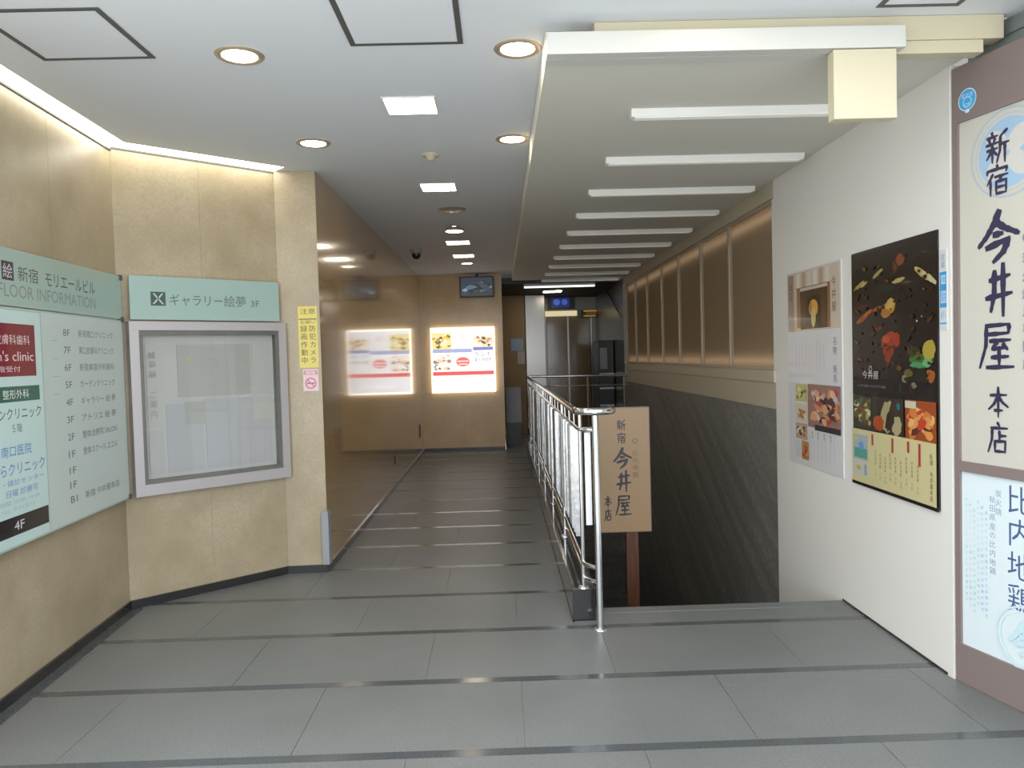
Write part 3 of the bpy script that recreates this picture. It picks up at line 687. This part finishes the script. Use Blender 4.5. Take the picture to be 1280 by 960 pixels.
# ------------------------------------------------------------------ posters on the right wall
# u runs from the far end of the wall towards the camera (left to right in the picture)
FR = frame((2.0,5.5,0),(0,-1,0),(-1,0,0))
t = thing('white_menu_poster', 'white restaurant poster with small food photos and a doorway picture', 'poster', (1.99,4.87,.73))
obj('sheet', MB().fbox(FR,.215,.735,1.05,2.02,.0005,.006), mat('white_poster_paper',(216,216,218),.35,coat=.3), t)
p = Print(lambda u,v,d: FR(u,v,.006+d))
p.rect(.22,1.62,1.03,2.01,(206,190,172)); p.rect(.23,1.62,.33,2.0,(160,140,124)); p.rect(.44,1.63,.86,1.88,(70,52,40)); p.rect(.38,1.64,.44,1.9,(150,116,84)); p.rect(.86,1.63,.90,1.9,(140,104,74))
p.rect(.47,1.65,.83,1.85,(96,62,24)); p.rect(.54,1.65,.76,1.84,(36,34,30)); p.ell(.65,1.76,.07,.055,(216,160,52)); p.ell(.65,1.70,.035,.06,(206,184,120)); p.ell(.61,1.77,.02,.03,(160,130,60))
for i in range(6): p.rect(.38+.09*i,1.90,.38+.09*i+.06,2.0,((224,216,206),(186,160,140),(210,206,196))[i%3])
p.rect(.37,1.90,.90,1.905,(120,90,80)); p.vtext('今井屋',.95,1.93,.06,(96,84,92),pitch=.075); p.vtext('本店',.28,1.94,.05,(110,90,84))
p.vtext('名物 焼鳥',.955,1.57,.05,(140,132,140),pitch=.056)
for i in range(9): p.rect(.36+.055*i,1.36,.363+.055*i,1.56-(i%3)*.02,(192,192,198))
p.photo(.34,1.155,.53,1.27,(190,186,120),[(120,120,60),(206,200,90),(70,90,60),(226,220,150)],14,21); p.photo(.34,1.02,.53,1.14,(214,206,180),[(190,150,80),(226,214,170),(170,110,80)],14,22)
p.photo(.34,.905,.53,1.01,(190,160,130),[(120,60,40),(216,180,120),(80,60,50),(224,216,206)],16,23); p.rect(.34,.78,.44,.89,(206,210,212)); p.photo(.44,.775,.55,.895,(190,130,70),[(170,40,40),(206,170,80),(120,80,50)],10,24)
p.photo(.55,1.0,1.03,1.275,(150,112,100),[(206,140,90),(220,160,110),(90,50,50),(196,190,214),(226,190,150),(170,70,60),(60,44,50)],44,25,.13); p.rect(.66,.985,1.03,1.02,(50,40,48))
for i in range(7): p.rect(.58+.06*i,.79,.583+.06*i,.95-(i%2)*.03,(190,190,196))
for i in range(4): p.vtext('焼鳥', .62+.09*i, .975, .022,(150,140,150))
p.build('printing', M['printgloss'], t)
t = thing('dark_food_poster', 'tall black restaurant poster with glowing food photos and cream lower part', 'poster', (1.99,3.88,.74))
obj('sheet', MB().fbox(FR,1.185,.742,2.035,2.025,.0005,.008), mat('dark_poster_paper',(30,28,28),.3,coat=.4), t)
p = Print(lambda u,v,d: FR(u,v,.008+d)); a0 = 1.19; a1 = 2.03; W_ = a1-a0
p.rect(a0,1.24,a1,2.02,(28,25,26))
def E_(x,y,a,b,c,r=0): p.ell(a0+x*W_, y, a*W_, b, tuple(v*.8 for v in c), r, jag=.12)
for (x,y,a,b,c,r) in ((.10,1.84,.08,.012,(196,176,96),.35),(.17,1.845,.05,.010,(216,200,130),.35),(.35,1.885,.07,.012,(190,176,110),.3),(.62,1.93,.05,.03,(150,80,50),0),(.56,1.90,.03,.03,(110,60,40),0),
  (.60,1.83,.07,.012,(206,190,120),.1),(.86,1.84,.10,.018,(220,206,130),-.5),(.93,1.815,.08,.014,(236,226,170),-.5),(.48,1.70,.09,.045,(214,160,60),.3),(.50,1.715,.06,.03,(230,196,110),.3),(.45,1.675,.06,.02,(200,130,60),0),
  (.15,1.66,.09,.016,(170,90,40),.3),(.22,1.685,.06,.012,(196,110,50),.3),(.33,1.70,.07,.010,(180,100,50),.2),(.14,1.72,.09,.012,(90,50,36),.1),(.35,1.60,.05,.012,(120,60,36),0),(.28,1.57,.05,.008,(110,54,34),0),
  (.50,1.53,.11,.05,(190,64,32),.1),(.48,1.49,.07,.05,(176,56,28),.2),(.47,1.455,.04,.04,(160,60,30),0),(.45,1.54,.05,.02,(216,90,50),0),(.84,1.43,.12,.035,(70,130,60),0),(.92,1.48,.06,.05,(210,190,80),0),(.80,1.41,.08,.015,(90,170,110),0),(.90,1.42,.05,.02,(130,200,130),0),
  (.74,1.48,.05,.03,(80,76,40),0),(.93,1.36,.05,.03,(196,110,50),0),(.70,1.37,.05,.02,(120,110,60),0),(.66,1.34,.03,.02,(150,150,120),0),(.76,1.31,.03,.015,(140,136,110),0),(.84,1.36,.07,.03,(40,44,36),0),(.45,1.80,.10,.02,(36,60,52),0),(.80,1.62,.008,.006,(230,230,240),0),(.85,1.64,.007,.005,(160,170,180),0)): E_(x,y,a,b,c,r)
rr = random.Random(5)
for i in range(110):
    x = rr.uniform(.04,.96); y = rr.uniform(1.30,1.96); k = rr.choice([(70,40,26),(54,50,34),(44,56,42),(96,54,30),(60,56,52),(120,84,44),(36,34,32)]); a = rr.uniform(.008,.035)
    E_(x, y, a, a*rr.uniform(.2,.5), k, rr.uniform(-.5,.6))
p.text('今井屋',a0+.15*W_,1.33,a0+.36*W_,1.375,(196,192,190)); p.ring(a0+.26*W_,1.385,.012,.017,(190,180,180)); p.text('SUMIBIYAKITORI',a0+.08*W_,1.285,a0+.45*W_,1.30,(120,112,110))
p.photo(a0+.02*W_,1.055,a0+.27*W_,1.235,(60,56,44),[(196,190,140),(160,150,90),(80,90,60),(206,200,160),(110,80,40)],30,31,.15)
p.rect(a0+.28*W_,1.055,a0+.66*W_,1.24,(50,44,36)); E_(.47,1.14,.10,.075,(206,190,140),.9); E_(.36,1.10,.07,.04,(206,90,40),0); E_(.55,1.165,.08,.05,(70,54,44),.9); E_(.58,1.10,.06,.045,(216,200,150),.9); E_(.50,1.12,.07,.04,(60,50,40),.9); E_(.60,1.20,.02,.02,(60,130,150),0)
p.photo(a0+.68*W_,1.04,a0+1.0*W_,1.24,(150,70,30),[(206,120,60),(220,150,80),(190,60,40),(226,180,110),(90,40,30)],34,33,.16); p.rect(a0+.68*W_,1.20,a0+.80*W_,1.235,(200,200,170))
p.rect(a0,.775,a1,1.05,(206,198,150)); p.rect(a0,.755,a1,.776,(206,198,150))
p.rect(a0+.02*W_,.88,a0+.22*W_,1.02,(164,176,180)); p.rect(a0+.03*W_,.89,a0+.21*W_,.945,(88,156,140)); p.ell(a0+.13*W_,.96,.03,.022,(96,156,206)); p.ell(a0+.05*W_,.995,.02,.012,(206,190,100)); p.rect(a0+.02*W_,.795,a0+.22*W_,.87,(190,194,196)); p.ell(a0+.09*W_,.835,.028,.014,(196,176,70)); p.rect(a0+.17*W_,.80,a0+.20*W_,.86,(150,156,160))
for x, h_ in ((.27,.06),(.52,.075),(.70,.055),(.82,.11)): p.rect(a0+x*W_,1.035-h_,a0+(x+.025)*W_,1.035,(166,58,54))
for i in range(9): p.vtext('焼鳥御膳 千円', a0+(.32+.062*i)*W_, .955-(i%3)*.012, .017,(160,150,110),pitch=.021)
p.vtext('新宿 今井屋本店', a0+.955*W_, 1.0, .025,(140,128,92),pitch=.028)
p.build('printing', M['printgloss'], t)
obj('bottom_bar', MB().fbox(FR,1.183,.737,2.037,.757,.0085,.016), M['black'], t)
t = thing('blue_sticker', 'blue and white sticker strip between the dark poster and the big sign', 'sticker', (1.995,3.41,1.57))
obj('sheet', MB().fbox(FR,2.045,1.57,2.098,1.93,.0005,.003), mat('clear_white_sheet',(214,218,220),.3), t)
p = Print(lambda u,v,d: FR(u,v,.003+d)); p.rect(2.045,1.67,2.098,1.83,(66,152,214)); p.rect(2.055,1.775,2.09,1.815,(190,220,240)); p.rect(2.052,1.69,2.095,1.745,(180,212,236)); p.rect(2.045,1.595,2.098,1.603,(90,170,220))
p.text('席',2.057,1.78,2.088,1.81,(66,152,214)); p.text('案内',2.055,1.695,2.093,1.74,(66,152,214)); p.text('地下へ',2.05,1.615,2.095,1.655,(120,180,220)); p.vtext('営業',2.07,1.91,.03,(150,160,180)); p.build('printing', M['print'], t)

# ------------------------------------------------------------------ big shop sign
FG = frame((sg.x, sg.y, 0), (sd.x, sd.y, 0), (nrm.x, nrm.y, 0))
t = thing('shop_sign_pylon', 'tall taupe framed lightbox sign with brush lettering at the right edge', 'sign', (2.1,3.1,0))
SW = .60; fwid = .028
obj('frame', MB().fbox(FG,0,2.46,SW,2.70,-.09,0), M['brownframe'], t)
obj('frame', MB().fbox(FG,0,.002,SW,.175,-.09,0), M['brownframe'], t)
obj('frame', MB().fbox(FG,0,.175,fwid,2.46,-.09,0), M['brownframe'], t); obj('frame', MB().fbox(FG,SW-fwid,.175,SW,2.46,-.09,0), M['brownframe'], t)
obj('crossbar', MB().fbox(FG,fwid,.945,SW-fwid,.99,-.09,0), M['brownframe'], t)
obj('backing', MB().fbox(FG,fwid,.175,SW-fwid,2.46,-.09,-.02), M['white'], t)
FGi = lambda u,v,d: FG(u,v,-.012+d)
p = Print(FGi); p.rect(fwid,.99,SW-fwid,2.46,(188,186,175))
cu, cv = .268, 2.275
p.ring(cu,cv,.172,.182,(164,176,184)); p.ring(cu,cv,.152,.158,(168,178,186)); p.ell(cu,cv,.142,.142,(150,178,202),n=40)
for k in range(4):
    a = math.pi/4+k*math.pi/2; p.ell(cu+.07*math.cos(a),cv+.07*math.sin(a),.062,.042,(192,191,184),a)
ink = (46,42,70)
p.brush(K['新'],.218,2.372,.115,.133,ink,.09); p.brush(K['宿'],.218,2.235,.115,.125,ink,.09)
p.brush(K['今'],.222,2.05,.205,.215,ink,.115); p.brush(K['井'],.222,1.828,.135,.215,ink,.095); p.brush(K['屋'],.21,1.592,.17,.20,ink,.08)
p.brush(K['本'],.218,1.322,.105,.13,ink,.09); p.brush(K['店'],.218,1.172,.105,.13,ink,.085)
p.ring(.355,1.92,.014,.02,(120,120,130)); p.vtext('炭火焼鳥専門店',.355,1.86,.045,(120,120,136),pitch=.07)
p.build('upper_face', M['printsign'], t)
p = Print(FGi); p.rect(fwid,.175,SW-fwid,.945,(206,219,222)); 
p.vtext('比内地鶏',.315,.92,.115,(70,92,132),pitch=.135)
p.vtext('秋田県産の比内地鶏',.185,.86,.03,(136,156,176),pitch=.038); p.vtext('炭火焼',.215,.89,.03,(136,156,176),pitch=.038)
for i in range(6): p.vtext('炭火でじっくりと焼き上げる自慢の味を',.052+.021*i,.83-(i%3)*.02,.014,(168,206,214) if i<4 else (150,186,226),pitch=.026)
p.ring(.335,.30,.125,.132,(196,220,226)); p.ring(.335,.30,.108,.112,(206,226,230)); p.brush(K['今'],.335,.375,.14,.15,(186,214,222),.12)
p.build('lower_face', M['printsign'], t)
p = Print(FG); p.ell(.082,2.545,.047,.047,(210,226,236),n=32); p.ell(.082,2.545,.043,.043,(64,160,214),n=32)
p.text('認定店',.052,2.555,.112,2.573,(200,226,240)); p.ring(.082,2.535,.018,.024,(150,206,236)); p.ell(.082,2.497,.012,.008,(206,224,232)); p.text('OK',.066,2.520,.098,2.532,(206,230,242)); p.build('round_sticker', M['print'], t)

# ------------------------------------------------------------------ back hall
struct('wall_back', MB().box(-.1,15.92,0,2.2,16.05,2.86), M['backwall'], 'dark metal back wall of the hall')
struct('wall_back_right', MB().box(2.0,12.31,-3.1,2.14,15.9,2.72), M['backwall'], 'dark grey side wall of the back hall')
struct('wall_back_left', MB().box(.056,15.0,0,.50,15.06,2.699), M['backtan'], 'brown wall face with small notices in the back hall')
t = thing('steel_column', 'shiny steel clad column left of the lift door in the back hall', 'column', (.72,15.2,0))
obj('cladding', MB().box(.51,15.0,.1,.90,15.4,2.699,.01), M['steel'], t); obj('plinth', MB().box(.505,14.99,.002,.905,15.41,.099), M['dark'], t)
t = thing('lift_door', 'brownish glass door with pale lintel at the back of the hall', 'door', (1.4,15.8,0))
obj('leaf', MB().box(.98,15.82,.01,1.42,15.86,2.30), M['brownglass'], t); obj('leaf', MB().box(1.425,15.82,.01,1.86,15.86,2.30), M['brownglass'], t)
obj('lintel', MB().box(.93,15.72,2.32,1.60,15.9,2.42), mat('glowing_pale_lintel',(206,196,160),.4,emit=(230,216,170),estr=.5), t)  # faint emission added so the lintel looks lit
for x in (.93,1.40,1.87): obj('jamb', MB().box(x,15.78,.01,x+.03,15.90,2.31), M['steel'], t)
t = thing('blue_screen', 'small glowing blue screen above the pale lintel', 'screen', (1.25,15.6,2.5))
obj('case', MB().box(1.02,15.6,2.44,1.55,15.7,2.698), M['black'], t)
FZ = frame((1.02,15.6,0),(1,0,0),(0,-1,0)); p = Print(lambda u,v,d: FZ(u,v,.001+d)); p.rect(.06,2.48,.42,2.67,(36,50,120)); p.ell(.16,2.59,.07,.06,(84,120,230)); p.ell(.32,2.59,.06,.06,(76,110,220)); p.build('picture', M['printlit'], t)
t = thing('yellow_hall_sign', 'small yellow and red sign in the back hall beside the lintel', 'sign', (1.8,15.6,2.3))
obj('plate', MB().box(1.66,15.6,2.27,2.0,15.64,2.42), M['black'], t); FZ = frame((1.66,15.6,0),(1,0,0),(0,-1,0)); p = Print(lambda u,v,d: FZ(u,v,.001+d)); p.rect(.06,2.385,.33,2.41,(190,160,40)); p.rect(.10,2.32,.32,2.37,(110,50,30)); p.rect(.06,2.285,.30,2.31,(180,150,40)); p.build('printing', M['printlit'], t)
t = thing('wall_cabinet', 'pale grey metal cabinet on a dark stand beyond the far marble wall', 'cabinet', (.25,13.2,0))
obj('body', MB().box(.07,13.1,.38,.345,13.4,.98,.008), M['grey'], t); obj('door', MB().box(.08,13.085,.39,.335,13.099,.97,.003), M['grey'], t); obj('stand', MB().box(.09,13.12,.002,.33,13.4,.379), M['black'], t)
t = thing('wall_notice', 'pale blue notice on the brown wall of the back hall', 'notice', (.35,14.99,1.6))
obj('sheet', MB().box(.22,14.985,1.62,.46,14.9995,1.86), mat('blue_notice',(150,176,200),.5), t); 
t = thing('wall_notice', 'white paper notice just below the pale blue one in the back hall', 'notice', (.4,14.99,1.35))
obj('sheet', MB().box(.34,14.985,1.36,.48,14.9995,1.61), M['paper'], t)
t = thing('square_ceiling_light', 'square lamp added on the dark back hall ceiling to brighten the hall', 'light', (1.0,14.2,2.7))  # extra lamp, put in to lift the dark back hall
obj('frame', MB().box(.82,14.02,2.690,1.18,14.38,2.6995), M['white'], t); obj('diffuser', MB().box(.84,14.04,2.686,1.16,14.36,2.6895), M['em_square'], t)
t = thing('far_ceiling_lamp', 'long grey lamp bar hanging at the start of the back hall ceiling', 'light', (.96,12.5,2.6))
obj('housing', MB().box(.42,12.66,2.655,1.60,12.74,2.699), M['grey'], t); obj('tube', MB().box(.43,12.65,2.63,1.59,12.70,2.654), M['em_far'], t)
t = thing('dark_cabinet', 'dark machine with pale panel at the right of the back hall', 'cabinet', (1.86,13.6,0))
obj('body', MB().box(1.72,13.4,.002,1.99,14.2,1.75,.01), M['black'], t); obj('panel', MB().box(1.745,13.385,1.25,1.87,13.3995,1.62), M['grey'], t)
for z in (.6,.9,1.15): obj('shelf_edge', MB().box(1.73,13.38,z,1.985,13.3995,z+.03), M['steel'], t)
# slanted steel rail by the right wall
tag(obj('slanted_pipe', MB().tube([(1.97,12.4,2.1),(1.97,14.0,2.65)], .015, 8), M['steel']), 'thin slanted steel pipe on the right wall of the back hall', 'pipe')
